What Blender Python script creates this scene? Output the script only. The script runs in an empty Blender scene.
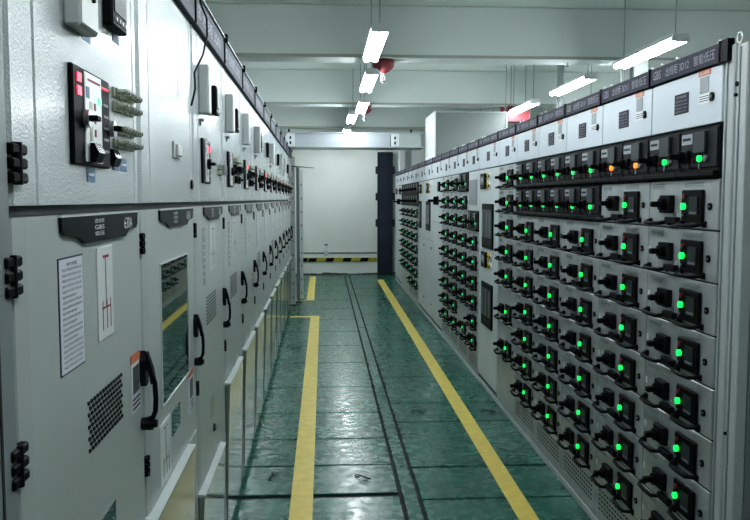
import bpy, bmesh, math, random
from mathutils import Matrix, Vector
random.seed(7)
PI = math.pi
scene = bpy.context.scene
COL = scene.collection
H = 1.65

# ------------------------------------------------------------------ materials
MATS = {}
def mat(name, col, rough=.5, metal=0., emit=None, es=0., spec=.5, bump=None, noise=None, coat=0.):
    m = bpy.data.materials.new(name); m.use_nodes = True
    nt = m.node_tree; b = nt.nodes['Principled BSDF']
    b.inputs['Base Color'].default_value = (*col, 1)
    b.inputs['Roughness'].default_value = rough
    b.inputs['Metallic'].default_value = metal
    b.inputs['Specular IOR Level'].default_value = spec
    b.inputs['Coat Weight'].default_value = coat; b.inputs['Coat Roughness'].default_value = .18
    if emit:
        b.inputs['Emission Color'].default_value = (*emit, 1)
        b.inputs['Emission Strength'].default_value = es
    tc = nt.nodes.new('ShaderNodeNewGeometry')
    if bump:
        sc, st, det = bump
        n = nt.nodes.new('ShaderNodeTexNoise'); n.inputs['Scale'].default_value = sc
        n.inputs['Detail'].default_value = det
        nt.links.new(tc.outputs['Position'], n.inputs['Vector'])
        bp = nt.nodes.new('ShaderNodeBump'); bp.inputs['Strength'].default_value = st
        bp.inputs['Distance'].default_value = .01
        nt.links.new(n.outputs['Fac'], bp.inputs['Height'])
        nt.links.new(bp.outputs['Normal'], b.inputs['Normal'])
    if noise:
        sc, amt = noise
        n = nt.nodes.new('ShaderNodeTexNoise'); n.inputs['Scale'].default_value = sc
        n.inputs['Detail'].default_value = 5
        nt.links.new(tc.outputs['Position'], n.inputs['Vector'])
        r = nt.nodes.new('ShaderNodeValToRGB')
        r.color_ramp.elements[0].position = .3; r.color_ramp.elements[1].position = .7
        r.color_ramp.elements[0].color = (*[c*(1-amt) for c in col], 1)
        r.color_ramp.elements[1].color = (*[min(1, c*(1+amt)) for c in col], 1)
        nt.links.new(n.outputs['Fac'], r.inputs['Fac'])
        nt.links.new(r.outputs['Color'], b.inputs['Base Color'])
    MATS[name] = m
    return m

mat('upper_paint', (.45,.49,.50), .22, bump=(260,.22,1), spec=.8, coat=.5)
mat('door_paint', (.40,.435,.425), .34, bump=(500,.06,1), spec=.5)
mat('frame_dark', (.075,.085,.088), .5)
mat('frame_grey', (.20,.225,.23), .4)
mat('body_grey', (.22,.245,.25), .45)
mat('gap', (.01,.011,.012), .8)
mat('cover_white', (.52,.57,.62), .34, bump=(500,.05,1))
mat('drawer_metal', (.42,.44,.45), .36, metal=.45, noise=(9,.12))
mat('panel_grey', (.50,.54,.55), .38, noise=(3,.06))
mat('panel_lines', (.30,.33,.34), .45)
mat('black', (.004,.004,.005), .5, spec=.10)
mat('black_soft', (.006,.007,.008), .55, spec=.12)
mat('black_gloss', (.006,.006,.009), .2, spec=.25)
mat('charcoal', (.014,.015,.018), .5, spec=.12)
mat('meter', (.022,.027,.032), .3, spec=.2)
mat('grey_sticker', (.28,.30,.32), .5)
mat('mid_grey', (.18,.20,.21), .5)
mat('white_plastic', (.62,.64,.63), .4)
mat('box_grey', (.40,.43,.43), .45)
mat('paper', (.62,.64,.70), .5)
mat('paper_white', (.72,.74,.74), .3, coat=.5)
mat('ink', (.03,.035,.06), .6)
mat('ink_red', (.25,.02,.05), .6)
mat('orange', (.50,.16,.08), .5)
mat('blue', (.06,.14,.25), .5)
mat('text_white', (.62,.64,.66), .5)
mat('strip', (.022,.022,.040), .6, spec=.2)
mat('strip_left', (.06,.07,.09), .6, spec=.2)
mat('strip_edge', (.40,.44,.47), .4)
mat('strip_text', (.24,.24,.29), .5)
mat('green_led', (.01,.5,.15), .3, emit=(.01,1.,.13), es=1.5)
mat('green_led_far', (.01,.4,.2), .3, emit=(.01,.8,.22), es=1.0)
mat('orange_led', (.6,.2,.05), .3, emit=(1.,.25,.03), es=1.8)
mat('red_led', (.5,.01,.03), .3, emit=(1.,.03,.10), es=1.6)
mat('green_tiny', (.02,.4,.1), .3, emit=(.1,1.,.3), es=2.5)
mat('red_button', (.16,.015,.02), .3)
mat('yellow_button', (.55,.38,.02), .4)
mat('cream', (.36,.38,.30), .45)
mat('steel', (.55,.57,.58), .28, metal=.9)
mat('mirror', (.46,.50,.49), .16, metal=1., bump=(6,.05,2))
mat('lip', (.50,.55,.54), .3)
mat('warm_panel', (.26,.28,.26), .16, metal=.6, bump=(6,.04,2))
mat('glass_dark', (.02,.032,.028), .03, spec=1., coat=1.)
mat('alu', (.52,.56,.60), .30, metal=.75)
mat('duct_grey', (.42,.46,.45), .5)
mat('busbox', (.16,.178,.175), .5)
mat('sheet_white', (.66,.69,.70), .4)
mat('wall', (.78,.80,.77), .8, noise=(1.1,.05))
mat('wall_low', (.50,.52,.52), .8, noise=(2.0,.07))
mat('ceiling', (.66,.72,.68), .85, noise=(.8,.03))
mat('beam', (.58,.63,.61), .85)
mat('beam_edge', (.33,.34,.30), .85)
mat('slate', (.028,.036,.056), .6, spec=.2, noise=(4,.2))
mat('red', (.19,.028,.036), .55)
mat('tube', (1,1,1), .5, emit=(.90,.97,1.), es=62)
mat('lamp_body', (.60,.63,.63), .4)
mat('wire_grey', (.22,.24,.24), .5)
mat('yellow', (.70,.56,.13), .42, noise=(14,.10))
MATS['glass_dark'].node_tree.nodes['Principled BSDF'].inputs['Coat Roughness'].default_value=.02
mat('hazard_yellow', (.42,.36,.04), .6, noise=(9,.25))
mat('dirt', (.10,.10,.09), .9)
mat('rail', (.42,.45,.44), .4)
mat('skirt_dark', (.02,.03,.03), .7)

def floor_mat():
    m = bpy.data.materials.new('green_floor'); m.use_nodes = True
    nt = m.node_tree; N = nt.nodes; Lk = nt.links; b = N['Principled BSDF']
    g = N.new('ShaderNodeNewGeometry')
    n1 = N.new('ShaderNodeTexNoise'); n1.inputs['Scale'].default_value = 2.2; n1.inputs['Detail'].default_value = 6
    n2 = N.new('ShaderNodeTexNoise'); n2.inputs['Scale'].default_value = 16; n2.inputs['Detail'].default_value = 4
    n3 = N.new('ShaderNodeTexNoise'); n3.inputs['Scale'].default_value = 75; n3.inputs['Detail'].default_value = 2
    for n in (n1, n2, n3): Lk.new(g.outputs['Position'], n.inputs['Vector'])
    r = N.new('ShaderNodeValToRGB')
    r.color_ramp.elements[0].position = .32; r.color_ramp.elements[1].position = .72
    r.color_ramp.elements[0].color = (.018,.090,.068,1); r.color_ramp.elements[1].color = (.036,.150,.112,1)
    Lk.new(n1.outputs['Fac'], r.inputs['Fac'])
    # scuffs, pale
    r2 = N.new('ShaderNodeValToRGB')
    r2.color_ramp.elements[0].position = .60; r2.color_ramp.elements[1].position = .78
    r2.color_ramp.elements[0].color = (0,0,0,1); r2.color_ramp.elements[1].color = (.35,.35,.35,1)
    Lk.new(n2.outputs['Fac'], r2.inputs['Fac'])
    mx = N.new('ShaderNodeMixRGB'); mx.inputs['Color2'].default_value = (.10,.17,.145,1)
    Lk.new(r2.outputs['Color'], mx.inputs['Fac']); Lk.new(r.outputs['Color'], mx.inputs['Color1'])
    Lk.new(mx.outputs['Color'], b.inputs['Base Color'])
    mr = N.new('ShaderNodeMapRange'); mr.inputs['From Min'].default_value = .35; mr.inputs['From Max'].default_value = .65
    mr.inputs['To Min'].default_value = .16; mr.inputs['To Max'].default_value = .36
    Lk.new(n2.outputs['Fac'], mr.inputs['Value']); Lk.new(mr.outputs['Result'], b.inputs['Roughness'])
    b1 = N.new('ShaderNodeBump'); b1.inputs['Strength'].default_value = .10; b1.inputs['Distance'].default_value = .012
    b2 = N.new('ShaderNodeBump'); b2.inputs['Strength'].default_value = .05; b2.inputs['Distance'].default_value = .004
    Lk.new(n2.outputs['Fac'], b1.inputs['Height']); Lk.new(n3.outputs['Fac'], b2.inputs['Height'])
    Lk.new(b1.outputs['Normal'], b2.inputs['Normal']); Lk.new(b2.outputs['Normal'], b.inputs['Normal'])
    b.inputs['Specular IOR Level'].default_value = .42
    MATS['green_floor'] = m
floor_mat()

# ------------------------------------------------------------------ mesh builder
_TXT = {}
def text_me(s):
    if s not in _TXT:
        cu = bpy.data.curves.new('t', 'FONT'); cu.body = s; cu.size = 1; cu.resolution_u = 2
        cu.align_x = 'CENTER'; cu.align_y = 'CENTER'
        o = bpy.data.objects.new('t', cu); COL.objects.link(o)
        dg = bpy.context.evaluated_depsgraph_get(); dg.update()
        me = bpy.data.meshes.new_from_object(o.evaluated_get(dg))
        bpy.data.objects.remove(o); bpy.data.curves.remove(cu)
        _TXT[s] = me
    return _TXT[s]

class P:
    """collects shapes; (x,y,z) local"""
    def __init__(s): s.bm = bmesh.new(); s.m = []
    def mi(s, name):
        if name not in s.m: s.m.append(name)
        return s.m.index(name)
    def _fin(s, faces, m, smooth=False):
        i = s.mi(m)
        for f in faces: f.material_index = i; f.smooth = smooth
    def box(s, x0,x1,y0,y1,z0,z1, m, bev=0.):
        t = bmesh.new()
        bmesh.ops.create_cube(t, size=1, matrix=Matrix.Translation(((x0+x1)/2,(y0+y1)/2,(z0+z1)/2)) @ Matrix.Diagonal((abs(x1-x0),abs(y1-y0),abs(z1-z0),1)))
        if bev: bmesh.ops.bevel(t, geom=t.edges[:], offset=bev, segments=1, affect='EDGES', profile=.5)
        s._merge(t, m); return s
    def _merge(s, t, m, smooth=False):
        i = s.mi(m); mp = {}
        for v in t.verts: mp[v] = s.bm.verts.new(v.co)
        for f in t.faces:
            try:
                g = s.bm.faces.new([mp[v] for v in f.verts]); g.material_index = i; g.smooth = smooth
            except ValueError: pass
        t.free()
    def cyl(s, c, axis, r, h, m, n=14, r2=None, smooth=True):
        """cylinder centred at c"""
        t = bmesh.new()
        q = Vector((0,0,1)).rotation_difference(Vector(axis)).to_matrix().to_4x4()
        bmesh.ops.create_cone(t, cap_ends=True, segments=n, radius1=r, radius2=r if r2 is None else r2, depth=h, matrix=Matrix.Translation(c) @ q)
        s._merge(t, m, False); return s
    def prism(s, pts, a0, a1, m, axis='y'):
        """polygon extruded; axis y: pts (x,z); axis x: pts (y,z); axis z: pts (x,y)"""
        t = bmesh.new()
        def mk(p, a):
            return (p[0],a,p[1]) if axis=='y' else ((a,p[0],p[1]) if axis=='x' else (p[0],p[1],a))
        A = [t.verts.new(mk(p,a0)) for p in pts]; B = [t.verts.new(mk(p,a1)) for p in pts]
        t.faces.new(A); t.faces.new(B[::-1]); n = len(pts)
        for i in range(n): t.faces.new([A[i],B[i],B[(i+1)%n],A[(i+1)%n]])
        bmesh.ops.recalc_face_normals(t, faces=t.faces[:])
        s._merge(t, m); return s
    def tube(s, pts, r, m, n=8, closed=False, sq=None):
        t = bmesh.new(); pts = [Vector(p) for p in pts]; rings = []
        N = len(pts); up = None
        for i,p in enumerate(pts):
            a = pts[(i-1)%N] if (i>0 or closed) else p; b = pts[(i+1)%N] if (i<N-1 or closed) else p
            d = (b-a).normalized()
            if up is None:
                up = Vector((0,0,1)) if abs(d.z)<.9 else Vector((1,0,0))
            side = d.cross(up).normalized(); u2 = side.cross(d).normalized(); up = u2
            rr = r[i] if isinstance(r,(list,tuple)) else r
            rings.append([t.verts.new(p+side*math.cos(2*PI*k/n)*rr*(sq or 1)+u2*math.sin(2*PI*k/n)*rr) for k in range(n)])
        for i in range(N-1 if not closed else N):
            A = rings[i]; B = rings[(i+1)%N]
            for k in range(n): t.faces.new([A[k],A[(k+1)%n],B[(k+1)%n],B[k]])
        if not closed: t.faces.new(rings[0][::-1]); t.faces.new(rings[-1])
        bmesh.ops.recalc_face_normals(t, faces=t.faces[:])
        s._merge(t, m, True); return s
    def lathe(s, c, prof, m, n=24):
        t = bmesh.new(); rings=[]
        for r,z in prof: rings.append([t.verts.new((c[0]+r*math.cos(2*PI*k/n), c[1]+r*math.sin(2*PI*k/n), c[2]+z)) for k in range(n)])
        for A,B in zip(rings, rings[1:]):
            for k in range(n): t.faces.new([A[k],A[(k+1)%n],B[(k+1)%n],B[k]])
        t.faces.new(rings[0][::-1]); t.faces.new(rings[-1])
        bmesh.ops.recalc_face_normals(t, faces=t.faces[:])
        s._merge(t, m, True); return s
    def text(s, st, u, d, z, w, h, m):
        """text lying on a front face: reads right way round for a viewer in the aisle"""
        me = text_me(st)
        if not me.vertices: return s
        xs = [v.co.x for v in me.vertices]; ys = [v.co.y for v in me.vertices]
        cx=(min(xs)+max(xs))/2; cy=(min(ys)+max(ys))/2; sx=w/(max(xs)-min(xs)); sy=h/(max(ys)-min(ys))
        t = bmesh.new(); t.from_mesh(me)
        for v in t.verts:
            x,y = (v.co.x-cx)*sx, (v.co.y-cy)*sy
            v.co = (u-x, d, z+y)
        s._merge(t, m); return s
    def mesh(s, name):
        me = bpy.data.meshes.new(name); s.bm.to_mesh(me); s.bm.free()
        for n in s.m: me.materials.append(MATS[n])
        return me

def obj(name, me, parent=None, loc=(0,0,0), label=None, rot=None):
    if isinstance(me, P): me = me.mesh(name)
    o = bpy.data.objects.new(name, me); COL.objects.link(o); o.location = loc
    if rot: o.rotation_euler = rot
    if parent: o.parent = parent
    if label: o['label'] = label
    return o
def tag(o, label, cat, group=None, kind=None):
    if label: o['label'] = label
    if cat: o['category'] = cat
    if group: o['group'] = group
    if kind: o['kind'] = kind
    return o
def struct(name, me):
    o = obj(name, me); o['kind'] = 'structure'; return o
def empty(name, M, label, cat, group=None):
    o = bpy.data.objects.new(name, None); COL.objects.link(o); o.matrix_world = M
    o.empty_display_size = .1
    return tag(o, label, cat, group)
CACHE = {}
def cached(key, fn):
    if key not in CACHE:
        p = P(); fn(p); CACHE[key] = p.mesh(key[0] if isinstance(key, tuple) else key)
    return CACHE[key]

# ------------------------------------------------------------------ row frames
XL, SL = -.4470, -.00629
XR, SR = 1.3410, .00633
def frame_left(Y1):    # local x -> -Y (toward camera), local y -> +X (out)
    r = Matrix(((0,1,0,0),(-1,0,0,0),(0,0,1,0),(0,0,0,1)))
    return Matrix.Translation((XL+SL*Y1, Y1, 0)) @ Matrix.Rotation(-math.atan(SL),4,'Z') @ r
def frame_right(Y0):   # local x -> +Y (away), local y -> -X (out)
    r = Matrix(((0,-1,0,0),(1,0,0,0),(0,0,1,0),(0,0,0,1)))
    return Matrix.Translation((XR+SR*Y0, Y0, 0)) @ Matrix.Rotation(-math.atan(SR),4,'Z') @ r

# ------------------------------------------------------------------ camera
f = 800.
th = math.atan(61/f); ps = math.atan(50/f*math.cos(th))
F = Vector((math.sin(ps)*math.cos(th), math.cos(ps)*math.cos(th), -math.sin(th)))
Rv = Vector((math.cos(ps), -math.sin(ps), 0)); U = Vector((math.sin(ps)*math.sin(th), math.cos(ps)*math.sin(th), math.cos(th)))
cd = bpy.data.cameras.new('camera'); cam = bpy.data.objects.new('camera', cd); COL.objects.link(cam)
cam.matrix_world = Matrix(((Rv.x,U.x,-F.x,0),(Rv.y,U.y,-F.y,0),(Rv.z,U.z,-F.z,H),(0,0,0,1)))
cd.sensor_width = 36; cd.lens = 36*f/750; cd.clip_start = .02
scene.camera = cam

# ------------------------------------------------------------------ room shell
XW0, XW1, YW0, YW1, ZC = -2.6, 4.9, -2.2, 17.45, 3.43
p = P()
p.box(XW0,XW1,YW0,YW1,-.10,-.014,'gap')
BOLD={4.36:.032,4.8:.016}
def plates(x0,x1,ys):
    for a,b in zip(ys,ys[1:]):
        p.box(x0,x1,a+BOLD.get(a,.011),b-BOLD.get(b,.011),-.014,0,'green_floor',.003)
lj = [YW0,-1,0,1.1,2.2,3.3,4.36,4.87,5.42,6.1,6.95,8.0,8.95,9.9,10.9,12.0,13.05,14.3,15.4,16.4,YW1]
rj = [YW0,-1,0,1.1,2.2,3.3,4.27,4.8,5.8,6.35,7.3,8.3,9.3,10.4,11.4,12.5,13.6,14.7,15.8,16.7,YW1]
plates(-.62,.405,lj); plates(.425,.505,[YW0,3.1,6.6,10.2,13.8,YW1]); plates(.525,1.50,rj)
p.box(XW0,-.628,YW0,YW1,-.014,0,'green_floor'); p.box(1.508,XW1,YW0,YW1,-.014,0,'green_floor')
struct('floor', p)
struct('wall_far', P().box(XW0,XW1,YW1,YW1+.15,-.1,ZC+.15,'wall'))
struct('wall_near', P().box(XW0,XW1,YW0-.15,YW0,-.1,ZC+.15,'wall'))
struct('wall_left', P().box(XW0-.15,XW0,YW0-.15,YW1+.15,-.1,ZC+.15,'wall'))
struct('wall_right', P().box(XW1,XW1+.15,YW0-.15,YW1+.15,-.1,ZC+.15,'wall'))
struct('ceiling', P().box(XW0-.15,XW1+.15,YW0-.15,YW1+.15,ZC,ZC+.15,'ceiling'))
# concrete beams
p = P()
for yb in (.1, 3.8, 7.5, 11.2, 14.9):
    p.box(XW0,XW1,yb,yb+.32,2.955,ZC,'beam',.01)
    p.box(XW0,XW1,yb-.004,yb+.0,2.955,2.982,'beam_edge')
struct('trim_1', p)
# column under beam at the right
struct('trim_2', P().box(3.05,XW1,7.49,7.83,0,2.955,'beam'))
# dark irregular skirting line at the far wall
p = P()
x = XW0
while x < XW1:
    w_ = random.uniform(.12,.3); x2=min(x+w_,XW1)
    p.box(x,x2,YW1-.02,YW1,0,random.uniform(.02,.055),'dirt'); x = x2
struct('baseboard_far', p)
struct('trim_3', P().box(-.60,1.13,YW1-.012,YW1,.46,.49,'mid_grey'))

# ------------------------------------------------------------------ floor markings
def strip_poly(name, pts, label):
    q = P().prism(pts, 0.0005, .003, 'yellow', 'z')
    return tag(obj(name, q), label, 'floor marking', 'yellow walkway lines')
strip_poly('floor_line', [(-.182,-1.5),(-.062,-1.5),(-.087,11.25),(-.50,11.25),(-.50,11.12),(-.212,11.12)], 'yellow painted line beside the left cabinets, the long near one with a hooked far end')
strip_poly('floor_line', [(-.50,13.0),(-.185,13.0),(-.20,17.05),(-.33,17.05),(-.31,13.13),(-.50,13.13)], 'short yellow painted line by the far wall, beyond the left cabinets')
strip_poly('floor_line', [(.962,-1.5),(1.055,-1.5),(1.185,16.3),(1.055,16.3)], 'long yellow painted line running beside the right row of drawers')

def lift_ring(x,y,rz,label):
    q = P()
    q.box(-.045,-.025,-.010,.010,.0,.003,'black_soft'); q.box(.03,.05,-.010,.012,0,.003,'black_soft')
    q.tube([(-.055,0,.006),(-.035,0,.016),(.03,.0,.018),(.06,.022,.008)], .0045,'black',6)
    tag(obj('lifting_handle', q, loc=(x,y,0), rot=(0,0,rz)), label, 'lifting handle', 'lifting handles of the floor plates')
lift_ring(.205,4.62,-.9,'black lifting handle in the green floor, nearest the centre joint')
lift_ring(.700,6.05,-.7,'black lifting handle in the green floor just right of the centre joint')
lift_ring(-.32,4.66,1.3,'black lifting handle on the wet green floor next to the left cabinets')
lift_ring(1.245,6.03,-.6,'black lifting handle in the green floor beside the right drawer row')
lift_ring(-.33,8.75,.4,'small black lifting handle in the floor near the left cabinets, furthest away')

# ------------------------------------------------------------------ LEFT ROW
W = .85
def vent(q, u0,u1,z0,z1,nx,nz,m='black'):
    du=(u1-u0)/nx; dz=(z1-z0)/nz
    for i in range(nx):
        for j in range(nz):
            u=u0+i*du+(du*.5 if j%2 else 0); z=z0+j*dz
            if u+du*.8>u1+.004: continue
            q.prism([(u-du*.06,z+dz*.12),(u+du*.62,z+dz*.24),(u+du*.72,z+dz*.96),(u+du*.04,z+dz*.82)], 0,.0012, m)
            q.prism([(u-.0005,z+dz*.10),(u+du*.55,z+dz*.24),(u+du*.55,z+dz*.27),(u-.0005,z+dz*.14)], 0,.002, 'lip')
def m_body(q):
    q.box(0,W,-1.0,-.045,.06,1.625,'body_grey')
    q.box(0,W,-1.0,-.045,1.635,2.30,'body_grey')
    q.box(0,.012,-.05,-.010,.06,1.62,'frame_grey'); q.box(W-.012,W,-.05,-.010,.06,1.62,'frame_grey')
    q.box(0,W,-.05,-.03,1.615,1.645,'frame_dark'); q.box(0,W,-.0449,-.043,.06,2.26,'gap')
    q.box(0,W,-.95,-.02,0,.06,'skirt_dark')
def m_updoor(q):
    # raised door with bevelled vertical flanges
    pts=[(.010,-.045),(.010,-.012),(.022,0),(.05,0),(.056,-.004),(.062,0),(W-.13,0),(W-.124,-.004),(W-.118,0),(W-.026,0),(W-.010,-.014),(W-.010,-.045)]
    q.prism(pts,1.64,2.262,'upper_paint','z')
def m_lowdoor(z0):
    def fn(q):
        pts=[(.010,-.045),(.010,-.010),(.018,0),(W-.075,0),(W-.07,0),(W-.024,-.004),(W-.010,-.018),(W-.010,-.045)]
        q.prism(pts,z0,1.622,'door_paint','z')
    return fn
def m_bottom(z1,m):
    def fn(q):
        q.prism([(-.02,.062),(.0,.062),(.020,z1-.02),(.020,z1-.008),(-.02,z1-.008)],.185,W-.012,m,'x')
        q.prism([(-.02,z1-.012),(.022,z1-.012),(.025,z1-.004),(-.02,z1+.001)],.20,W-.006,'lip','x')
        q.box(.010,.165,-.03,.0,.062,z1-.004,'door_paint',.003); q.box(.165,.185,-.03,-.02,.062,z1-.004,'gap')
    return fn
def m_plate(q, txt=True):
    z=1.618
    pts=[(.055,z),(.06,1.590),(.075,1.582),(.14,1.581),(.18,1.566),(.495,1.566),(.535,1.580),(.61,1.586),(.627,1.594),(.63,z)]
    q.prism(pts,0,.006,'black_gloss'); 
    q.prism([(.055,z),(.63,z),(.63,z+.004),(.055,z+.004)],-.01,.007,'lip')
    if txt:
        q.text('630A',.155,.0068,1.596,.075,.026,'text_white')
        for i in range(3):
            q.text(('进线柜','GBS','低压')[i],.395,.0068,1.607-i*.0125,.07,.009,'text_white')
def m_paper(w,h,n,border=True,title=True,red=False):
    def fn(q):
        if border: q.box(-w/2-.004,w/2+.004,0,.0012,-h/2-.003,h/2+.003,'ink')
        q.box(-w/2,w/2,0,.002,-h/2,h/2,'paper')
        rnd=random.Random(3)
        for i in range(n):
            z=h/2-h*(i+1)/(n+1)
            ww=w*rnd.choice([.84,.84,.80,.6,.84]); 
            if title and i==0: q.text('操作规程',0,.0026,z,w*.45,h*.035,'ink'); continue
            s=rnd.choice(['设备运行时严禁打开柜门注意安全操作','断路器分合闸操作前应确认状态指示灯','检修前必须停电验电并挂接地线警示牌'])
            q.text(s,(w*.84-ww)/2,.0026,z,ww,h*.026,'ink')
    return fn
def m_strip_sticker(w,h,red=True):
    def fn(q):
        q.box(-w/2,w/2,0,.003,-h/2,h/2,'paper_white',.001)
        q.box(-w*.22,w*.15,.003,.0036,h*.38,h*.41,'ink_red' if red else 'mid_grey')
        q.box(-w*.02,w*.02,.003,.0036,-h*.15,h*.38,'mid_grey')
        m='ink_red' if red else 'mid_grey'
        for a,b in ((-.3,-.24),(-.06,0),(.22,.28)): q.box(w*a,w*(a+.025),.003,.0036,-h*.4,-h*.08,m)
        q.box(-w*.3,w*.28,.003,.0036,-h*.17,-h*.15,m)
    return fn
def m_side(q):
    q.box(-.045,.045,0,.002,-.075,.065,'paper'); q.box(-.045,.045,0,.0026,.045,.065,'orange')
    q.box(-.03,.03,0,.003,-.03,.035,'frame_dark')
    for i in range(3): q.box(-.036,.036,0,.003,-.045-.011*i,-.041-.011*i,'ink')
def m_handle(q):
    # escutcheon and bail, hanging lever
    q.prism([(-.018,.09),(.012,.105),(.022,.08),(.022,.03),(.008,.015),(-.018,.02)],0,.016,'black_gloss')
    q.prism([(0,.095),(.018,.10),(.032,.055),(.036,.02),(.026,.02),(.022,.045),(.010,.07),(0,.07)],-.011,.011,'black_gloss','x')
    q.tube([(0,.026,.05),(0,.034,.02),(0,.036,-.02),(0,.034,-.05),(0,.028,-.066),(0,.010,-.073),(0,.0,-.073)],[.006,.0065,.0065,.0065,.0065,.0065,.0065],'black_gloss',8)
    q.cyl((0,.014,-.082),(0,1,0),.016,.028,'black_gloss'); q.cyl((0,.032,-.082),(0,1,0),.010,.012,'black')
def m_hinge(q):
    for dz in (-.021,0,.021):
        q.box(-.030,.030,-.012,.010,dz-.008,dz+.008,'black',.003)
    q.cyl((0,.004,0),(0,0,1),.008,.062,'black')
def m_window(w,h):
    def fn(q):
        q.box(-w/2,w/2,-.001,.0015,-h/2,h/2,'glass_dark')
        for a in ((-w/2-.004,-w/2,-h/2,h/2),(w/2,w/2+.004,-h/2,h/2),(-w/2-.004,w/2+.004,h/2,h/2+.004),(-w/2-.004,w/2+.004,-h/2-.004,-h/2)):
            q.box(a[0],a[1],0,.004,a[2],a[3],'lip')
    return fn
def m_smallwin(w,h):
    return lambda q: q.box(-w/2,w/2,0,.0016,-h/2,h/2,'glass_dark')
def m_ctl(q):     # protection controller
    q.box(-.124,.124,0,.012,-.085,.085,'black',.003)
    q.box(-.054,.058,.012,.014,-.078,.080,'paper_white')
    q.box(-.045,.04,.014,.0146,.066,.070,'ink_red'); 
    q.box(.03,.052,.014,.0146,.035,.055,'blue'); q.box(-.0,.02,.028,.0286,-.02,.045,'orange') if False else None
    q.box(.012,.03,.014,.0146,-.04,.03,'cream')
    for i in range(4): q.box(-.012,.0,.014,.0146,-.055+.024*i,-.042+.024*i,'ink_red')
    for i in range(5): q.box(-.11,-.075,.012,.0128,-.055+.022*i,-.050+.022*i,'mid_grey')
def m_knob(q):
    q.cyl((0,.005,0),(0,1,0),.017,.010,'steel',18); q.box(-.013,.013,.008,.026,-.005,.005,'black',.002)
def m_rocker(q):
    q.prism([(0,.018),(.008,.018),(.016,.0),(.009,-.018),(0,-.018)],-.024,.024,'black_gloss','x')
def m_terminal(q):
    q.box(-.085,.085,0,.006,-.010,.010,'cream',.001)
    for i in range(3):
        u=-.06+.06*i
        q.box(u-.018,u+.018,.004,.012,-.009,.009,'cream',.002)
        for a in (-.013,.013):
            q.cyl((u+a,.020,0),(0,1,0),.0065,.018,'cream',8); q.cyl((u+a,.030,0),(0,1,0),.004,.003,'mid_grey',8)
def m_terminal_dark(q):
    q.box(-.06,.06,0,.016,-.05,-.002,'black_soft',.002); q.box(-.06,.06,0,.022,.01,.035,'cream',.002)
    for i in range(3): q.box(-.05+.038*i,-.03+.038*i,.016,.04,-.04,-.012,'black',.003)
def m_wbox(w,h,d,led=True):
    def fn(q):
        q.box(-w/2,w/2,0,d,-h/2,h/2,'box_grey',.004)
        q.box(-w/2+.006,w/2-.006,d,d+.002,-h/2+.006,h/2-.006,'white_plastic')
        if not led: return
        q.cyl((w*.15,d+.004,-h*.1),(0,1,0),.006,.006,'red_button'); q.cyl((-w*.15,d+.004,-h*.1),(0,1,0),.006,.006,'black')
        q.cyl((w*.15,d+.004,h*.1),(0,1,0),.006,.006,'green_tiny')
    return fn
def m_pin(q):
    q.cyl((0,.008,0),(0,1,0),.006,.016,'mid_grey'); q.box(-.008,.008,0,.006,-.02,-.004,'mid_grey')
def m_meter(w,h):
    def fn(q):
        q.box(-w/2,w/2,0,.022,-h/2,h/2,'black',.004); q.box(-w/2+.012,w/2-.012,.022,.024,-h/2+.03,h/2-.012,'meter')
        for i in range(4): q.box(-w/2+.02+i*w*.2,-w/2+.03+i*w*.2,.022,.0255,-h/2+.012,-h/2+.02,'text_white')
    return fn
def m_signstrip(txt):
    def fn(q):
        q.box(0,W,-.03,.018,2.262,2.372,'strip_left',.003); q.box(0,W,-.10,.026,2.372,2.379,'strip_edge')
        q.text(txt,W*.5,.0188,2.318,W*.62,.055,'strip_text')
        q.text('GBS',W*.90,.0188,2.318,W*.10,.045,'strip_text')
    return fn
def m_clip(q): q.box(-.006,.006,-.02,.024,2.262,2.38,'black_soft',.002); q.box(-.012,.012,-.01,.036,2.355,2.392,'black',.003)
def m_tagtext(q):
    q.box(-.03,.03,0,.0012,-.11,.11,'grey_sticker'); 
    q.text('危险',0,.0018,.085,.04,.03,'text_white')
    for i in range(6): q.box(-.018,.018,0,.0018,.045-.026*i,.053-.026*i,'text_white')
def m_lock(q):
    q.cyl((0,.003,0),(0,1,0),.016,.006,'black',16,); q.cyl((0,.007,0),(0,1,0),.007,.006,'mid_grey')

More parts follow.
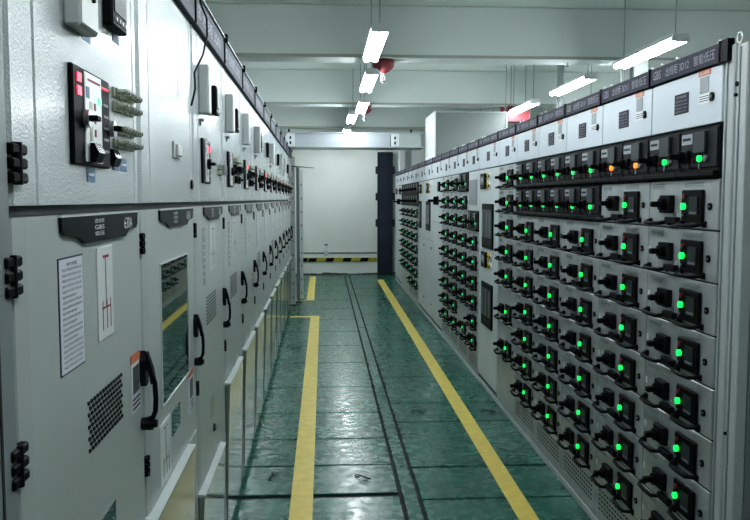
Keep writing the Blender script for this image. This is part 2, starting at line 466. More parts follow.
ordl = ['','first','second','third','fourth','fifth','sixth','seventh','eighth','ninth','tenth','eleventh','twelfth','thirteenth']
GL='tall grey switchgear cabinets of the left row'
for k in range(0,14):
    Y1 = 2.03+.85*(k-1)
    if k==0: lab='grey switchgear cabinet at the left frame edge, only its corner showing beside black hinges'
    elif k==1: lab='nearest full grey cabinet on the left, with printed notice and punched vent below a controller'
    elif k==2: lab='second left cabinet, with a tall dark glass window in its lower door'
    elif k==3: lab='third cabinet from the near end of the left row, black wire dangling by it'
    elif k==13: lab='last grey cabinet at the far end of the left row, beside the steel uprights'
    else: lab='%s cabinet from the near end of the left row, grey with looped black door handle'%ordl[k]
    R = empty('switchgear_cabinet', frame_left(Y1), lab, 'electrical cabinet', GL)
    obj('enclosure', cached('left_enclosure',m_body), R)
    up = obj('upper_door', cached('upper_door',m_updoor), R)
    zb = {0:.85,1:.64,3:.572}.get(k,.828 if k==2 else .79)
    lo = obj('lower_door', cached(('lower_door',zb),m_lowdoor(zb)), R)
    obj('bottom_panel', cached(('bottom_panel',zb,k==2),m_bottom(zb,'warm_panel' if k==2 else 'mirror')), R)
    st = obj('sign_strip', cached(('sign_strip',k%3),m_signstrip(['进线柜 3D01','出线柜 3D02','馈电柜 3D03'][k%3])), R)
    obj('strip_clip', cached('strip_clip',m_clip), st, (.013,0,0))
    sub = lambda n,key,fn,u,z,par,d=0.,label=None: obj(n, cached(key,fn), par, (u,d,z), label)
    if k:
        h_=sub('handle','left_handle',m_handle,.035,1.172 if k==1 else 1.148,lo)
        if k>1: h_.scale=(.95,.85,.92)
    for z in (1.538,1.258 if k==1 else .965):
        g_=sub('hinge','hinge',m_hinge,W-.002 if k==1 else W-.016,z,lo,-.002)
        if k>1: g_.scale=(.5,.7,.85)
    obj('name_plate', cached('name_plate',m_plate), lo)
    if k==0: obj('corner_post', P().box(.002,.085,-.03,.003,.0,2.26,'frame_grey',.002).box(.055,.062,.0,.0045,.0,2.26,'gap'), R)
    if k==1:
        sub('hinge','hinge',m_hinge,W-.031,1.702,up)
        sub('notice_sheet','notice',m_paper(.135,.20,20),.570,1.445,lo,0,'white printed notice sheet with black border')
        sub('diagram_sticker',('sst',1),m_strip_sticker(.115,.19),.347,1.457,lo,0,'glossy white strip sticker with red diagram')
        obj('vent_grille', cached('vent_big',lambda q: vent(q,.222,.496,1.157,1.262,13,9)), lo)
        sub('inspection_window','win_s',m_smallwin(.12,.15),.365,.925,lo)
        sub('side_sticker','side',m_side,.095,1.215,lo)
        c = obj('controller', cached('controller',m_ctl), up, (.430,-.003,1.803)); c.scale=(1,1,1.06)
        ct = R
        sub('red_display','reddisp',lambda q:(q.box(-.013,.013,0,.002,.004,.02,'red_led'),q.box(-.013,.013,0,.002,-.02,-.004,'red_led')),.520,1.860,up,.009)
        sub('status_light','statl',lambda q:q.box(-.007,.007,0,.003,-.006,.006,'green_tiny'),.393,1.842,up,.011)
        sub('status_light','statr',lambda q:[q.box(-.02+.014*i,-.012+.014*i,0,.002,-.002,.002,'red_led') for i in range(4)],.340,1.873,up,.009)
        sub('selector_knob','knob',m_knob,.490,1.800,up,.011); sub('selector_knob','knob',m_knob,.303,1.797,up,.009)
        sub('rocker_switch','rocker',m_rocker,.450,1.738,up,.014); sub('rocker_switch','rocker',m_rocker,.262,1.738,up,.0)
        for z in (1.882,1.852,1.802,1.772): sub('test_terminal','terminal',m_terminal,.165,z,up)
        for u,z in ((.435,1.966),(.205,2.006),(.425,1.697),(.16,1.727),(.235,1.727)):
            sub('blue_sticker','bst',lambda q:(q.box(-.028,.028,0,.001,-.014,.014,'blue'),q.box(-.02,.02,0,.0016,-.002,.003,'text_white')),u,z,up)
        sub('instrument_box','wbx1',m_wbox(.115,.15,.03),.515,2.03,up)
        sub('panel_meter','mtr1',m_meter(.125,.15),.250,2.085,up)
    elif k==2:
        sub('glass_window','win_b',m_window(.46,.40),.395,1.266,lo)
        sub('inspection_window','win_m',m_smallwin(.14,.075),.418,.974,lo)
        sub('diagram_sticker',('sst2',1),m_strip_sticker(.15,.175,False),.60,.932,lo)
        sub('side_sticker','side',m_side,.135,1.0,lo)
        sub('wall_latch','ltc',lambda q:(q.box(-.055,.055,0,.006,-.026,.026,'box_grey',.002),q.box(-.03,.03,.006,.016,-.018,.018,'white_plastic',.003)),.34,1.80,up)
        sub('lock','lck',m_lock,.05,1.70,up)
    elif k>=3:
        sub('diagram_sticker',('sst3',1),m_strip_sticker(.17,.19,False),.38,1.452,lo)
        sub('text_strip','tgt',m_tagtext,.62,1.43,lo)
        if k in (3,4,6,8,11): obj('vent_grille', cached('vent_s',lambda q:[q.box(.29,.58,0,.002,1.155+.013*i,1.161+.013*i,'frame_dark') for i in range(9)]), lo)
        else: sub('side_sticker','side',m_side,.14,1.10,lo)
        sub('paper_label','plb',lambda q:q.box(-.05,.05,0,.001,-.045,.045,'cream'),.45,.80,lo)
        sub('lock','lck',m_lock,.42,.70,lo)
        if k not in (7,9,12):
            sub('instrument_box','wbx3',m_wbox(.075,.18,.036,False),.655,2.058,up)
            sub('cable_gland','pin',m_pin,.67,1.945,up,.0)
        if k%3!=2: sub('panel_meter','mtr3',m_meter(.08,.12),.30,2.06,up)
        o_=sub('controller','controller',m_ctl,.56,1.795,up); o_.scale=(.8,.8,1)
        sub('selector_knob','knobB',lambda q:(q.cyl((0,.008,0),(0,1,0),.020,.016,'black',12),q.box(-.015,.015,.014,.034,-.006,.006,'black')),.56,1.785,up,.009)
        if k==3:
            sub('test_terminal','termd0',lambda q:(q.box(-.06,.06,0,.02,-.02,-.002,'cream'),q.box(-.06,.06,0,.02,.004,.022,'cream'),[q.box(-.05+.03*i,-.035+.03*i,.02,.03,-.02,.02,'mid_grey') for i in range(4)]),.11,1.778,up)
        else:
            sub('test_terminal','termd',m_terminal_dark,.30,1.83,up); sub('test_terminal','termd',m_terminal_dark,.16,1.83,up)
            sub('selector_knob','knobB',m_knob,.30,1.752,up,.0); sub('selector_knob','knobB',m_knob,.16,1.752,up,.0)
        if k%2: sub('status_light','statr3',lambda q:q.box(-.02,.02,0,.003,-.012,.012,'red_led'),.50,1.845,up,.010)

# dangling wires on the left strip
def onwall(px,py,d,plane='L'):
    a=(px-375)/f; b=(260-py)/f
    r=F+Rv*a+U*b
    x0=(XL+d) if plane=='L' else (XR-d); s=SL if plane=='L' else SR
    t=x0/(r.x-s*r.y); return Vector((r.x*t,r.y*t,H+r.z*t))
q=P(); q.tube([(-.423,2.84,2.378),(-.424,2.835,2.324),(-.423,2.975,2.30),(-.424,2.99,2.24),(-.426,2.89,2.154),(-.436,2.76,2.073),(-.436,2.775,2.022),(-.436,2.69,1.957)],.0035,'black',6)
tag(obj('loose_wire',q),'thin black wire dangling from the sign strip above the left cabinets','wire')

# ------------------------------------------------------------------ RIGHT ROW
ZT=1.909; RH=.1855
def m_single(w,h,off=0.):
    def fn(q):
        q.box(.004,w-.004,-.02,0,-h+.003,-.003,'drawer_metal',.003)
        q.box(.0,w,-.015,-.004,-h-.002,-h+.004,'gap')
        z=-off
        q.box(w*.75,w*.95,0,.001,-.036,-.012,'grey_sticker'); q.box(w*.76,w*.94,0,.0014,-.027,-.021,'mid_grey')
        q.box(w*.20,w*.46,0,.001,-.030,-.012,'panel_lines')
        q.box(w*.955,w*.985,0,.002,z-.11,z-.085,'white_plastic')
        q.box(w*.56,w*.60,0,.004,z-.140,z-.125,'mid_grey')
    return fn
def m_switch(s=1.):
    def fn(q):
        q.box(-.050*s,.050*s,0,.022,-.035,.035,'black_soft',.003)
        q.cyl((0,.032,0),(0,1,0),.024,.02,'black',12)
        q.box(-.014,.014,.03,.075,-.011,.011,'black',.004)
    return fn
def m_panel(q):
    q.box(-.085,.085,0,.012,-.060,.060,'black',.004)
    q.box(-.055,.012,.012,.016,-.032,.036,'meter'); q.box(-.05,.007,.016,.0165,-.028,-.02,'mid_grey')
    q.cyl((.055,.015,.036),(0,1,0),.010,.008,'red_button',12); q.cyl((.055,.015,-.034),(0,1,0),.010,.008,'charcoal',12)
    q.cyl((.055,.0195,-.034),(0,1,0),.004,.003,'mid_grey',8)
def m_led(m,r=.0125):
    return lambda q: q.cyl((0,.006,0),(0,1,0),r,.012,m,14)
def m_pull(w,t=.008):
    def fn(q):
        q.tube([(-w/2,-.002,.006),(-w/2+.006,.018,.003),(-w/2+.025,.034,-.002),(0,.038,-.003),(w/2-.025,.034,-.002),(w/2-.006,.018,.003),(w/2,-.002,.006)],t,'black',8,sq=1.15)
        q.box(-w/2-.01,-w/2+.012,0,.008,-.008,.014,'black'); q.box(w/2-.012,w/2+.01,0,.008,-.008,.014,'black')
    return fn
def m_midclip(q): q.box(-.05,.05,0,.022,-.012,.014,'black_soft',.003)
def m_double(w,h):
    def fn(q):
        q.box(.003,w-.003,-.02,.004,-h+.003,-.003,'black_soft',.003)
        q.box(.010,w-.010,.004,.009,-h+.04,-.010,'charcoal',.002)
        q.box(w*.66,w*.95,.009,.0105,-.058,-.020,'grey_sticker'); q.box(w*.7,w*.92,.0105,.011,-.044,-.034,'charcoal')
        q.box(w*.27,w*.57,.009,.020,-.094,-.018,'meter',.002)
        q.box(0,w,.0,.026,-h+.006,-h+.026,'black',.004)
        q.box(w*.45,w*.47,.009,.012,-.150,-.118,'grey_sticker'); q.box(w*.72,w*.78,.009,.013,-.148,-.120,'charcoal')
        q.cyl((w*.28,.013,-.115),(0,1,0),.012,.01,'mid_grey',12); q.cyl((w*.62,.012,-.118),(0,1,0),.007,.008,'red_button',10)
    return fn
def m_swd(q):
    q.box(-.04,.04,0,.016,-.022,.022,'black',.003); q.cyl((0,.025,0),(0,1,0),.02,.02,'black',12); q.box(-.011,.011,.03,.068,-.010,.010,'black',.003)
def r_single(par,w,z,h=RH,off=0.,led='green_led',last=False):
    D=obj('drawer', cached(('drawer',round(w,3),round(h,3),off),m_single(w,h,off)), par, (0,0,z))
    g=w/.603
    obj('rotary_switch', cached(('rotary_switch',),m_switch()), D, (.405*g,0,-off-.094))
    obj('control_panel', cached(('control_panel',),m_panel), D, (.188*g,0,-off-.100))
    obj('indicator_light', cached(('indicator_light',led),m_led(led)), D, (.243*g,.012,-off-.101))
    obj('screw_lock', cached(('screw_lock',),lambda q:(q.cyl((0,.003,0),(0,1,0),.013,.006,'black',12),q.box(-.008,.008,.006,.008,-.002,.002,'mid_grey'))), D, (.062*g,0,-off-.100))
    zz=-h+.018
    obj('pull_handle', cached(('pull_handle',round(g,2)),m_pull(.18*min(g,1.1))), D, (.185*g,0,zz)); obj('pull_handle', cached(('pull_handle',round(g,2)),m_pull(.18*min(g,1.1))), D, (.490*g,0,zz))
    obj('catch', cached(('catch',),m_midclip), D, (.352*g,0,zz+.010))
def r_double(par,w,z,led='green_led'):
    for i in range(2):
        hw=w/2
        D=obj('drawer', cached(('drawer_half',round(hw,3)),m_double(hw,RH)), par, (i*hw,0,z), 'black half-width drawer')
        obj('rotary_switch', cached(('rotary_switch_small',),m_swd), D, (hw*.82,.008,-.103))
        obj('indicator_light', cached(('indicator_light_d',led),m_led(led,.0115)), D, (hw*.43,.008,-.114), 'orange indicator light' if led=='orange_led' else None)
def m_rbody(w):
    def fn(q):
        q.box(0,w,-1.0,-.02,.07,2.165,'body_grey')
        q.box(0,w,-.03,-.012,.07,2.11,'gap')
    return fn
def m_rstrip(w,txt):
    def fn(q):
        q.box(0,w,-.02,.012,2.115,2.182,'strip',.002); q.box(.0,.010,.0,.017,2.112,2.186,'black')
        q.text('GBS',w*.88,.0128,2.150,w*.12,.034,'strip_text'); q.text(txt,w*.57,.0128,2.150,w*.34,.036,'strip_text'); q.text('智能低压',w*.20,.0128,2.150,w*.27,.036,'strip_text')
    return fn
def m_cover(w):
    return lambda q: q.box(.004,w-.004,-.02,0,1.914,2.112,'cover_white',.003)
def m_plate_dark(q):
    q.box(-.06,.06,0,.002,-.038,.038,'strip')
    q.text('低压抽屉柜',0,.0026,.026,.09,.011,'strip_text')
    for i in range(4): q.text('额定电流 630A',0,.0026,.010-.013*i,.10,.008,'strip_text')
def m_coverlabel(q):
    q.box(-.047,.047,0,.0012,.043,.064,'orange'); q.text('当心触电',0,.0018,.053,.07,.011,'text_white')
    q.box(-.033,.033,0,.002,-.018,.038,'grey_sticker'); q.box(-.042,.042,0,.0012,-.056,-.022,'paper_white')
    for i in range(3): q.box(-.036,.036,0,.0018,-.032-.008*i,-.029-.008*i,'ink')
def m_plinth(w):
    def fn(q):
        q.box(0,w,-.95,.004,.0,.036,'rail',.003); q.box(0,w,-.95,-.01,.036,.07,'frame_dark')
    return fn
def m_kick(w,z1):
    def fn(q):
        q.box(.003,w-.003,-.02,0,.042,z1,'drawer_metal',.002)
        if z1<.3:
            for i in range(14):
                for j in range(5): q.box(w*.08+i*w*.06,w*.08+i*w*.06+w*.035,0,.001,.10+.024*j,.109+.024*j,'gap')
    return fn
def m_ventwin(w,h):
    def fn(q):
        q.box(-w/2,w/2,0,.012,-h/2,h/2,'black',.004)
        q.box(-w/2+.03,w/2-.03,.012,.014,-h/2+.09,h/2-.05,'meter'); 
        for i in (-.33,0,.33): q.box(w*i-.012,w*i+.012,.013,.018,-h/2+.10,h/2-.06,'frame_grey')
        q.box(-w/2+.03,w/2-.03,.012,.016,-h/2+.03,-h/2+.07,'charcoal')
    return fn
def m_metpanel(q):
    q.box(.02,.22,0,.02,-.06,.075,'black',.004); q.box(.05,.19,.02,.022,-.02,.05,'meter'); q.box(.06,.18,.022,.0225,.0,.04,'grey_sticker')
def m_btn(m):
    return lambda q:(q.cyl((0,.006,0),(0,1,0),.030,.012,m,14),q.cyl((0,.015,0),(0,1,0),.013,.006,'black',12))
def metgroup(R,u,z):
    obj('panel_meter', cached(('panel_meter',),m_metpanel), R, (u,0,z))
    for i in range(2):
        for j in range(2): obj('push_button', cached(('push_button',i),m_btn('yellow_button' if i==0 else 'white_plastic')), R, (u-.04-.10*i,0,z+.045-.08*j))
def m_unused(q):
    q.box(.02,.22,0,.02,-.06,.075,'black',.004); q.box(.05,.19,.02,.022,-.02,.05,'meter'); q.box(.06,.18,.022,.0225,.0,.04,'grey_sticker')
    for i in range(2):
        for j in range(2):
            q.cyl((-.04-.10*i,.01,.045-.08*j),(0,1,0),.026,.012,'yellow_button' if i==0 else 'white_plastic',14); q.cyl((-.04-.10*i,.024,.045-.08*j),(0,1,0),.018,.02,'black',12)
def m_bigsw(q):
    q.cyl((0,.01,0),(0,1,0),.055,.02,'black',18); q.box(-.02,.02,.02,.06,-.05,.05,'black',.006); q.box(-.02,.02,.045,.13,-.016,.016,'black',.005)
def m_blank(w,z0,z1,m='panel_grey'):
    return lambda q:q.box(.004,w-.004,-.02,0,z0+.003,z1-.003,m,.002)
def m_doorlock(q): q.cyl((0,.004,0),(0,1,0),.012,.008,'black',10)
def m_eye(q):
    q.tube([(math.cos(a)*.020,0,.028+math.sin(a)*.020) for a in [2*PI*i/16 for i in range(16)]],.0045,'white_plastic',6,closed=True)
    q.cyl((0,0,.004),(0,0,1),.010,.008,'steel')

cols=[2.69,3.293,3.896,4.497,5.10,5.702,6.308,7.149,7.70,8.27,8.86,9.525,10.36,11.20,12.075,12.83,13.53,14.25,14.95,15.60,16.40]
desc=['nearest cabinet of the right row, one green-lit black pair over grey drawers',
 'second cabinet of the right row, the one whose top pair of drawers glows orange',
 'third cabinet of the right row, two tiers of black green-lit twin drawers over grey drawers',
 'fourth cabinet of the right row, grey drawers under two tiers of black twin drawers',
 'fifth cabinet of the right row, farthest with two tiers of black twin drawers',
 'sixth cabinet of the right row, grey drawers only, two tall ones at the bottom',
 'pale metering cabinet of the right row with two tall black windows and yellow-ringed buttons',
 'cabinet with a grey louvred panel above its drawers, just beyond the metering cabinet',
 'ninth cabinet of the right row, a black twin drawer on top of small green-lit drawers',
 'tenth cabinet of the right row, middle of the three distant drawer columns',
 'eleventh cabinet of the right row, small green-lit drawers beside the big black isolator handle',
 'pale plain cabinet with a large black isolator handle, far down the right row',
 'pale distant cabinet with a tall black window and yellow button, beyond the isolator cabinet',
 'thirteenth-plus pale cabinet of the right row with narrow black window, next to the far drawers',
 'first of the four far drawer cabinets, beside the pale window cabinet',
 'second of the four far drawer cabinets in the right row',
 'third of the four far drawer cabinets in the right row',
 'fourth and farthest of the far drawer cabinets, next to the plain end cabinets',
 'plain pale cabinet near the far end with a black isolator handle',
 'last plain pale cabinet at the far end of the right row by the dark door']
GR='low-voltage drawer cabinets of the right row'
for i in range(20):
    y0=cols[i]; w=cols[i+1]-y0
    R=empty('drawer_cabinet', frame_right(y0), desc[i].replace('seven-plus','eight').replace('thirteenth-plus','fourteenth'), 'electrical cabinet', GR)
    obj('enclosure', cached(('enclosure',round(w,3)),m_rbody(w)), R)
    obj('plinth', cached(('plinth',round(w,3)),m_plinth(w)), R)
    obj('sign_strip', cached(('sign_strip_r',round(w,3),i),m_rstrip(w,'出线柜 3D%02d'%max(1,12-i))), R)
    cv=obj('top_cover', cached(('top_cover',round(w,3)),m_cover(w)), R)
    obj('rating_plate', cached(('rating_plate',),m_plate_dark), cv, (w*.53,0,2.012))
    obj('warning_label', cached(('warning_label',),m_coverlabel), cv, (.135*w/.603,0,2.047))
    obj('lock', cached(('lock_r',),m_lock), cv, (.072*w/.603,0,2.008))
    for u in ((.13,w-.12) if i==0 else (.03,.13) if i not in (11,12,13) else ()): obj('lifting_eye', cached(('lifting_eye',),m_eye), R, (u,-.05,2.165))
    def rows(lst,led='green_led'):
        for r_ in lst: r_single(R,w,ZT-r_*RH,led=led)
    def kick(z1=ZT-9*RH): obj('kick_panel', cached(('kick_panel',round(w,3),round(z1,3)),m_kick(w,z1)), R)
    if i==0: r_double(R,w,ZT); rows(range(1,9)); kick()
    elif i==1: r_double(R,w,ZT,'orange_led'); rows(range(1,9)); kick()
    elif i in (2,3,4): r_double(R,w,ZT); r_double(R,w,ZT-RH); rows(range(2,9)); kick()
    elif i==5:
        rows(range(0,5))
        r_single(R,w,ZT-5*RH,1.5*RH,.085); r_single(R,w,ZT-6.5*RH,1.5*RH,.085); kick(ZT-8*RH)
    elif i==6:
        obj('front_panel', cached(('front_panel',i),m_blank(w,.075,1.19)), R); obj('front_panel', cached(('front_panel2',i),m_blank(w,1.19,ZT)), R)
        metgroup(R,w*.58,1.795); metgroup(R,w*.50,1.12)
        obj('tall_window', cached(('tall_window',),m_ventwin(.46,.38)), R, (w*.50,0,1.42)); obj('tall_window', cached(('tall_window',),m_ventwin(.46,.42)), R, (w*.50,0,.745))
    elif i==7:
        obj('front_panel', cached(('front_panel',i),m_blank(w,ZT-2*RH,ZT)), R)
        obj('louvre_panel', cached(('louvre_panel',),lambda q:(q.box(-.20,.20,0,.006,-.12,.12,'grey_sticker',.002),[q.box(-.17,.17,.006,.007,-.10+.022*j,-.093+.022*j,'mid_grey') for j in range(10)])), R, (w*.55,0,1.71))
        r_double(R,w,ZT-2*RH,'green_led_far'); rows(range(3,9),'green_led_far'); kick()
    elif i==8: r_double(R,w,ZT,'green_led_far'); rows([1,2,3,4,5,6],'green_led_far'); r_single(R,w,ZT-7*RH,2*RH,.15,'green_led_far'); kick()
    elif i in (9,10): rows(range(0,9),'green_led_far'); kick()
    elif i in (11,12,13):
        obj('front_panel', cached(('front_panel',i),m_blank(w,1.10 if i>11 else 1.36,ZT)), R); obj('front_panel', cached(('front_panel2',i),m_blank(w,.075,1.10 if i>11 else 1.36)), R)
        if i==11:
            obj('isolator_handle', cached(('isolator_handle',),m_bigsw), R, (w*.45,0,1.63)); obj('small_instrument', cached(('mg2',),lambda q:q.box(-.07,.07,0,.02,-.06,.06,'black',.003)), R, (w*.3,0,1.80))
        else:
            metgroup(R,w*.55,1.79); obj('tall_window', cached(('tall_window_s',i),m_ventwin(.46 if i==12 else .30,.40)), R, (w*(.62 if i==12 else .75),0,1.42))
        for z in (1.0,.25): obj('lock', cached(('doorlock',),m_doorlock), R, (w*.2,0,z))
    elif i in (14,15,16,17):
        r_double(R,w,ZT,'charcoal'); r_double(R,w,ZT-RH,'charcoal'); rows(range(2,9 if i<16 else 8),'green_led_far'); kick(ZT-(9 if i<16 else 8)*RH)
    else:
        obj('front_panel', cached(('front_panel',i),m_blank(w,.075,ZT)), R)
        if i==18: obj('isolator_handle', cached(('isolator_handle',),m_bigsw), R, (w*.6,0,1.60))
        obj('small_instrument', cached(('mg2',),None), R, (w*.5,0,1.80))
# end post of the right row
R=empty('end_frame', frame_right(2.69), 'light grey steel end post closing the right row, ring bolt on top', 'cabinet frame')
q=P(); q.box(-.07,-.006,-.05,-.002,0,2.165,'box_grey',.004); q.box(-.032,-.024,-.005,.002,0,2.16,'frame_grey'); q.box(-.138,-.07,-.05,-.010,0,2.16,'box_grey',.004); q.box(-.10,-.094,-.012,-.006,0,2.15,'frame_grey')
q.cyl((-.085,-.006,2.03),(0,1,0),.008,.008,'black'); q.cyl((-.078,-.006,1.995),(0,1,0),.006,.008,'black'); q.cyl((-.085,-.006,.85),(0,1,0),.006,.008,'black')
obj('post',q,R)
obj('end_panel', P().box(-.138,-.11,-1.0,-.05,0,2.16,'frame_grey'), R)
obj('side_fill', P().box(-.11,0,-.95,-.05,0,2.15,'body_grey'), R)
obj('end_cap', P().box(-.052,0,-.01,.014,2.112,2.186,'black'), R)
obj('lifting_eye', cached(('eye_big',),lambda q:(q.tube([(math.cos(a)*.017,0,.025+math.sin(a)*.017) for a in [2*PI*i/16 for i in range(16)]],.004,'white_plastic',6,closed=True),q.cyl((0,0,.004),(0,0,1),.009,.010,'steel'))), R, (-.048,-.03,2.163))

# ------------------------------------------------------------------ LIGHTS
def fixture(x,y0,label,z=2.805,L=1.22,group='hanging twin-tube ceiling lights'):
    R=empty('ceiling_light', Matrix.Translation((x,y0,z)), label, 'ceiling light', group)
    q=P(); q.prism([(-.065,.015),(-.045,.045),(.045,.045),(.065,.015)],0.02,L-.02,'lamp_body'); 
    for a in (0,L-.03): q.box(-.065,.065,a,a+.03,-.015,.03,'lamp_body',.003)
    obj('housing',q,R)
    for sx in (-.038,.038):
        t=P(); t.cyl((sx,L/2,-.004),(0,1,0),.019,L-.06,'tube',12); obj('fluorescent_tube',t,R)
    for sx in (0,):
        obj('suspension_rod', P().cyl((sx,.10,(ZC-z)/2+.02),(0,0,1),.0045,ZC-z-.042,'wire_grey',8), R)
        obj('suspension_rod', P().cyl((sx,L-.10,(ZC-z)/2+.02),(0,0,1),.0045,ZC-z-.042,'wire_grey',8), R)
    return R
for x,y,l in ((.38,-.5,'hanging twin-tube light above the aisle behind the camera'),(.38,1.5,'hanging twin-tube light over the aisle, almost overhead'),(.38,3.35,'hanging twin-tube light over the aisle just above the picture'),
            (.385,5.55,'nearest visible hanging twin-tube light over the aisle'),(.44,7.45,'second hanging tube light over the aisle, left of the red extinguisher'),(.475,9.6,'third hanging tube light over the aisle, overlapping the farther red extinguisher'),(.39,11.0,'fourth hanging tube light over the aisle, above the metal bridge'),(.38,13.4,'hanging tube light over the aisle behind the metal bridge'),(.37,15.75,'farthest hanging tube light, added out of sight behind the metal bridge to brighten the far wall')):  # last one is added, hidden by the bridge, to brighten the far wall
    fixture(x,y,l)
for x,y,l in ((2.58,5.75,'nearest large tube light hanging above the right row'),(2.54,7.60,'middle tube light hanging above the right row'),(2.52,9.55,'far tube light hanging above the right row, next to the red box'),
            (2.55,12.0,'tube light behind the right row past the red box'),(2.55,3.3,'tube light above the right row, outside the picture top')):
    fixture(x,y,l,group='tube lights above the right row')
for x,y,l in ((3.05,8.0,'bright tube light half hidden behind the right cabinets, nearer one'),(3.05,10.1,'bright tube light half hidden behind the right cabinets, farther one')):
    fixture(x,y,l,z=2.74,group='tube lights behind the right row')
for x,y,l in ((-1.6,4.5,'tube light added unseen behind the left row'),(-1.6,9.5,'far tube light added unseen behind the left row'),(-1.6,14.2,'farthest tube light added unseen behind the left row to brighten the far wall')):
    fixture(x,y,l,group='added unseen tube lights behind the left row')  # unseen fixtures added to brighten the walls, the farthest for the far wall

# red powder extinguishers under the beams
def ext(x,y,label):
    R=empty('powder_extinguisher', Matrix.Translation((x,y,2.955)), label, 'fire extinguisher','red ceiling extinguishers')
    obj('red_bowl', P().lathe((0,0,0),[(.105,-.001),(.106,-.035),(.103,-.052),(.09,-.075),(.06,-.100),(.03,-.118),(.02,-.125)],'red'), R)
    q=P(); q.cyl((0,0,-.135),(0,0,1),.017,.025,'steel'); 
    for s in (-1,1): q.cyl((s*.018,0,-.165),(0,0,1),.005,.045,'mid_grey',8)
    q.cyl((0,0,-.192),(0,0,1),.030,.008,'mid_grey'); q.cyl((0,0,-.165),(0,0,1),.004,.05,'red_button',8); q.cyl((0,0,-.205),(0,0,1),.012,.02,'mid_grey')
    obj('sprinkler_head',q,R)
ext(.555,7.66,'nearer red bowl-shaped powder extinguisher under the ceiling beam')
ext(.56,11.36,'farther red bowl-shaped powder extinguisher under the second beam')
R=empty('red_box', Matrix.Translation((2.60,10.75,2.68)), 'red rectangular box hanging above the right row','fire box')
obj('box_body', P().box(-.15,.15,-.06,.06,0,.20,'red',.006), R); obj('box_lid', P().box(-.155,.155,-.065,.065,.20,.215,'red_button',.003), R)
for sx in (-.1,.1): obj('hanger', P().cyl((sx,0,(.215+ZC-2.68)/2),(0,0,1),.005,ZC-2.68-.215,'wire_grey',8), R)
ox=P(); ox.cyl((0,0,0),(0,0,1),.035,.05,'red'); ox.cyl((0,0,-.035),(0,0,1),.018,.02,'red_button')
tag(obj('fire_detector',ox,loc=(2.52,11.37,2.93)),'small red detector on the beam left of the red box','detector')

# ------------------------------------------------------------------ busbar bridge and riser
R=empty('busbar_bridge', Matrix.Translation((0,11.35,2.38)), 'silver metal busbar bridge crossing the aisle between the rows','busbar duct')
q=P(); q.box(-.50,.92,.02,.55,.01,.19,'alu'); obj('duct_body',q,R)
q=P(); q.box(-.56,1.42,0,.57,.185,.205,'alu',.003); q.box(-.56,1.42,0,.57,-.008,.012,'alu',.003); obj('flange_rail',q,R)
for x0,x1 in ((-.54,-.42),(.93,1.05)):
    q=P(); q.box(x0,x1,-.006,.56,.012,.185,'sheet_white',.003); 
    for z in (.055,.125): q.box((x0+x1)/2-.012,(x0+x1)/2+.012,-.009,-.005,z-.018,z+.022,'charcoal')
    obj('cover_plate',q,R)
obj('duct_body', P().box(1.05,1.36,.03,.55,.012,.185,'duct_grey'), R); obj('cover_plate', P().box(1.05,1.10,.005,.56,.012,.185,'duct_grey'), R)
for x in (-.50,1.22): obj('bolt', P().cyl((x,.02,.225),(0,0,1),.013,.05,'black',8), R)
R=empty('busbar_box', Matrix.Translation((1.425,10.4,2.186)), 'big pale box standing on the right cabinets where the bridge ends','busbar duct')
obj('box_body', P().box(.012,.96,.004,.93,0,.585,'busbox'), R)
obj('side_plate', P().box(-.005,.012,-.012,.93,.0,.60,'sheet_white',.003), R)
obj('top_plate', P().box(.012,.97,-.008,.94,.585,.597,'duct_grey',.003), R)
for x,x1,l in ((1.46,1.57,'white sheet riser on the far right cabinets, left one'),(1.70,1.80,'white sheet riser on the far right cabinets, right one')):
    q=P(); q.box(x,x1,15.7,15.74,2.186,2.70,'sheet_white',.003); q.box(x,x+.01,15.74,15.9,2.186,2.70,'sheet_white')
    tag(obj('duct_riser',q),l,'busbar duct','white sheet risers')
tag(obj('duct_riser', P().box(1.58,1.69,15.82,15.9,2.19,2.70,'duct_grey',.003)),'grey sheet between the white risers on the far right cabinets','busbar duct')
# hanging supports over right row
tag(obj('support_post', P().box(2.63,2.69,9.0,9.05,0,ZC,'mid_grey',.004).box(2.645,2.675,8.99,9.0,2.3,2.95,'frame_grey')),'dark slotted steel post behind the middle tube light','support post')
tag(obj('support_post', P().box(3.36,3.44,8.99,9.05,0,ZC,'box_grey',.004).box(3.47,3.49,9.0,9.05,0,ZC,'mid_grey')),'pale steel post right of the tube lights, near the column','support post')
q=P(); q.tube([(2.10,9.3,2.20),(2.10,9.3,2.5),(2.11,9.3,3.42)],.004,'wire_grey',6); q.box(2.09,2.115,9.29,9.31,2.33,2.44,'mid_grey')
tag(obj('hanging_cable',q),'thin grey cable hanging over the pale busbar box','cable')
q=P(); q.cyl((2.33,7.66,2.935),(0,0,1),.008,.04,'mid_grey'); q.cyl((2.33,7.66,2.918),(0,0,1),.025,.006,'mid_grey')
tag(obj('sprinkler',q),'small sprinkler under the beam above the right row','sprinkler')

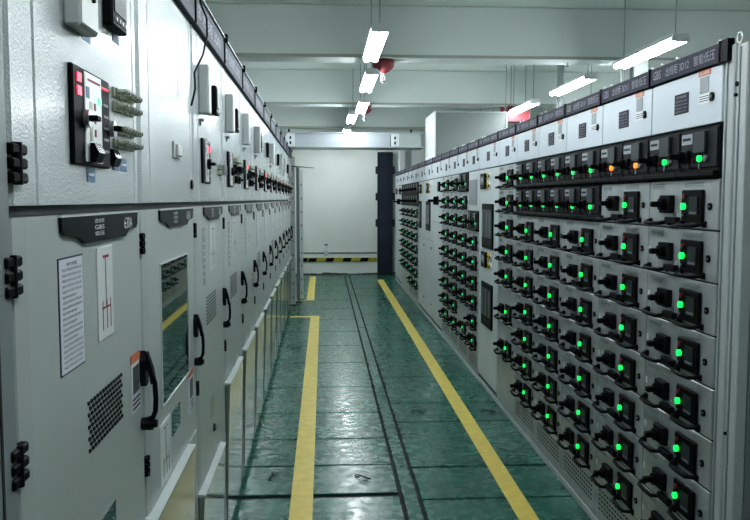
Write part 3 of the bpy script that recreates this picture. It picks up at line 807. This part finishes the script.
# ------------------------------------------------------------------ far end
R=empty('steel_door', Matrix.Translation((1.30,YW1-.12,0)), 'tall dark slate steel door leaf standing at the far wall','door')
obj('door_leaf', P().box(-.165,.165,0,.06,.02,2.66,'slate',.004).box(-.15,-.13,-.006,0,.05,2.6,'strip').box(.09,.10,-.004,0,.05,2.6,'strip'), R)
for sx in (-1,1):
    for z in (2.27,1.70,1.13):
        obj('hinge', P().box(sx*.185-.022,sx*.185+.022,-.02,.05,z-.08,z+.08,'slate',.004), R)
obj('foot', P().box(-.165,.165,0,.06,0,.02,'black'), R)
R=empty('hazard_board', Matrix.Translation((-.60,YW1-.0225,.285)), 'yellow and black striped barrier strip along the far wall','hazard strip')
q=P(); q.box(0,1.73,0,.022,0,.085,'hazard_yellow',.002)
obj('board',q,R)
q=P()
for i in range(5):
    a=.22+.376*i-.376
    if a<-.02: a=0.02
    q.prism([(a,.0),(a+.17,.0),(a+.205,.085),(a+.035,.085)],-.003,0,'black')
q.box(1.935,1.99,-.003,.022,0.02,.085,'black')
obj('black_stripes',q,R)
R=empty('wall_socket', Matrix.Translation((.02,YW1-.04,.42)), 'small white switch box on the conduit at the far wall','socket')
obj('box_body', P().box(-.045,.045,0,.04,0,.12,'white_plastic',.005), R)
obj('conduit', P().cyl((0,.03,.16),(0,0,1),.012,.08,'white_plastic').box(-.04,.04,.01,.03,.225,.245,'charcoal'), R)

# steel uprights at end of the left row
def upright(x,y,z,w,label,m='box_grey'):
    q=P(); q.box(-w/2,w/2,-.02,.02,0,z,m,.003)
    zz=.1
    while zz<z-.05: q.box(-w*.16,w*.16,-.0215,-.019,zz,zz+.04,'mid_grey'); zz+=.22
    R=empty('slotted_upright', Matrix.Translation((x,y,0)), label,'steel upright','slotted uprights past the left row')
    obj('post',q,R); obj('foot', P().box(-w/2-.02,w/2+.02,-.05,.05,0,.012,'charcoal'), R)
upright(-.50,12.45,2.30,.075,'slotted grey upright right at the left row end')
upright(-.43,12.75,2.16,.05,'thin dark-edged upright in the middle of the three beyond the left row','mid_grey')
upright(-.385,13.1,2.12,.05,'slotted pale upright nearest the aisle beyond the left row','sheet_white')
q=P(); q.tube([(-.54,12.41,2.155),(-.36,12.41,2.14),(-.16,12.41,2.125)],[.016,.008,.003],'mid_grey',8)
tag(obj('thin_rod',q),'thin grey rod poking out over the aisle end of the left row','rod')

# ------------------------------------------------------------------ world and view
w=bpy.data.worlds.new('world'); scene.world=w; w.use_nodes=True
w.node_tree.nodes['Background'].inputs[0].default_value=(.75,.82,.85,1); w.node_tree.nodes['Background'].inputs[1].default_value=.15
scene.view_settings.view_transform='Standard'
scene.view_settings.look='Medium High Contrast'
scene.view_settings.exposure=-.45
scene.cycles.max_bounces=6
for o in list(bpy.data.meshes):
    if o.users==0: bpy.data.meshes.remove(o)
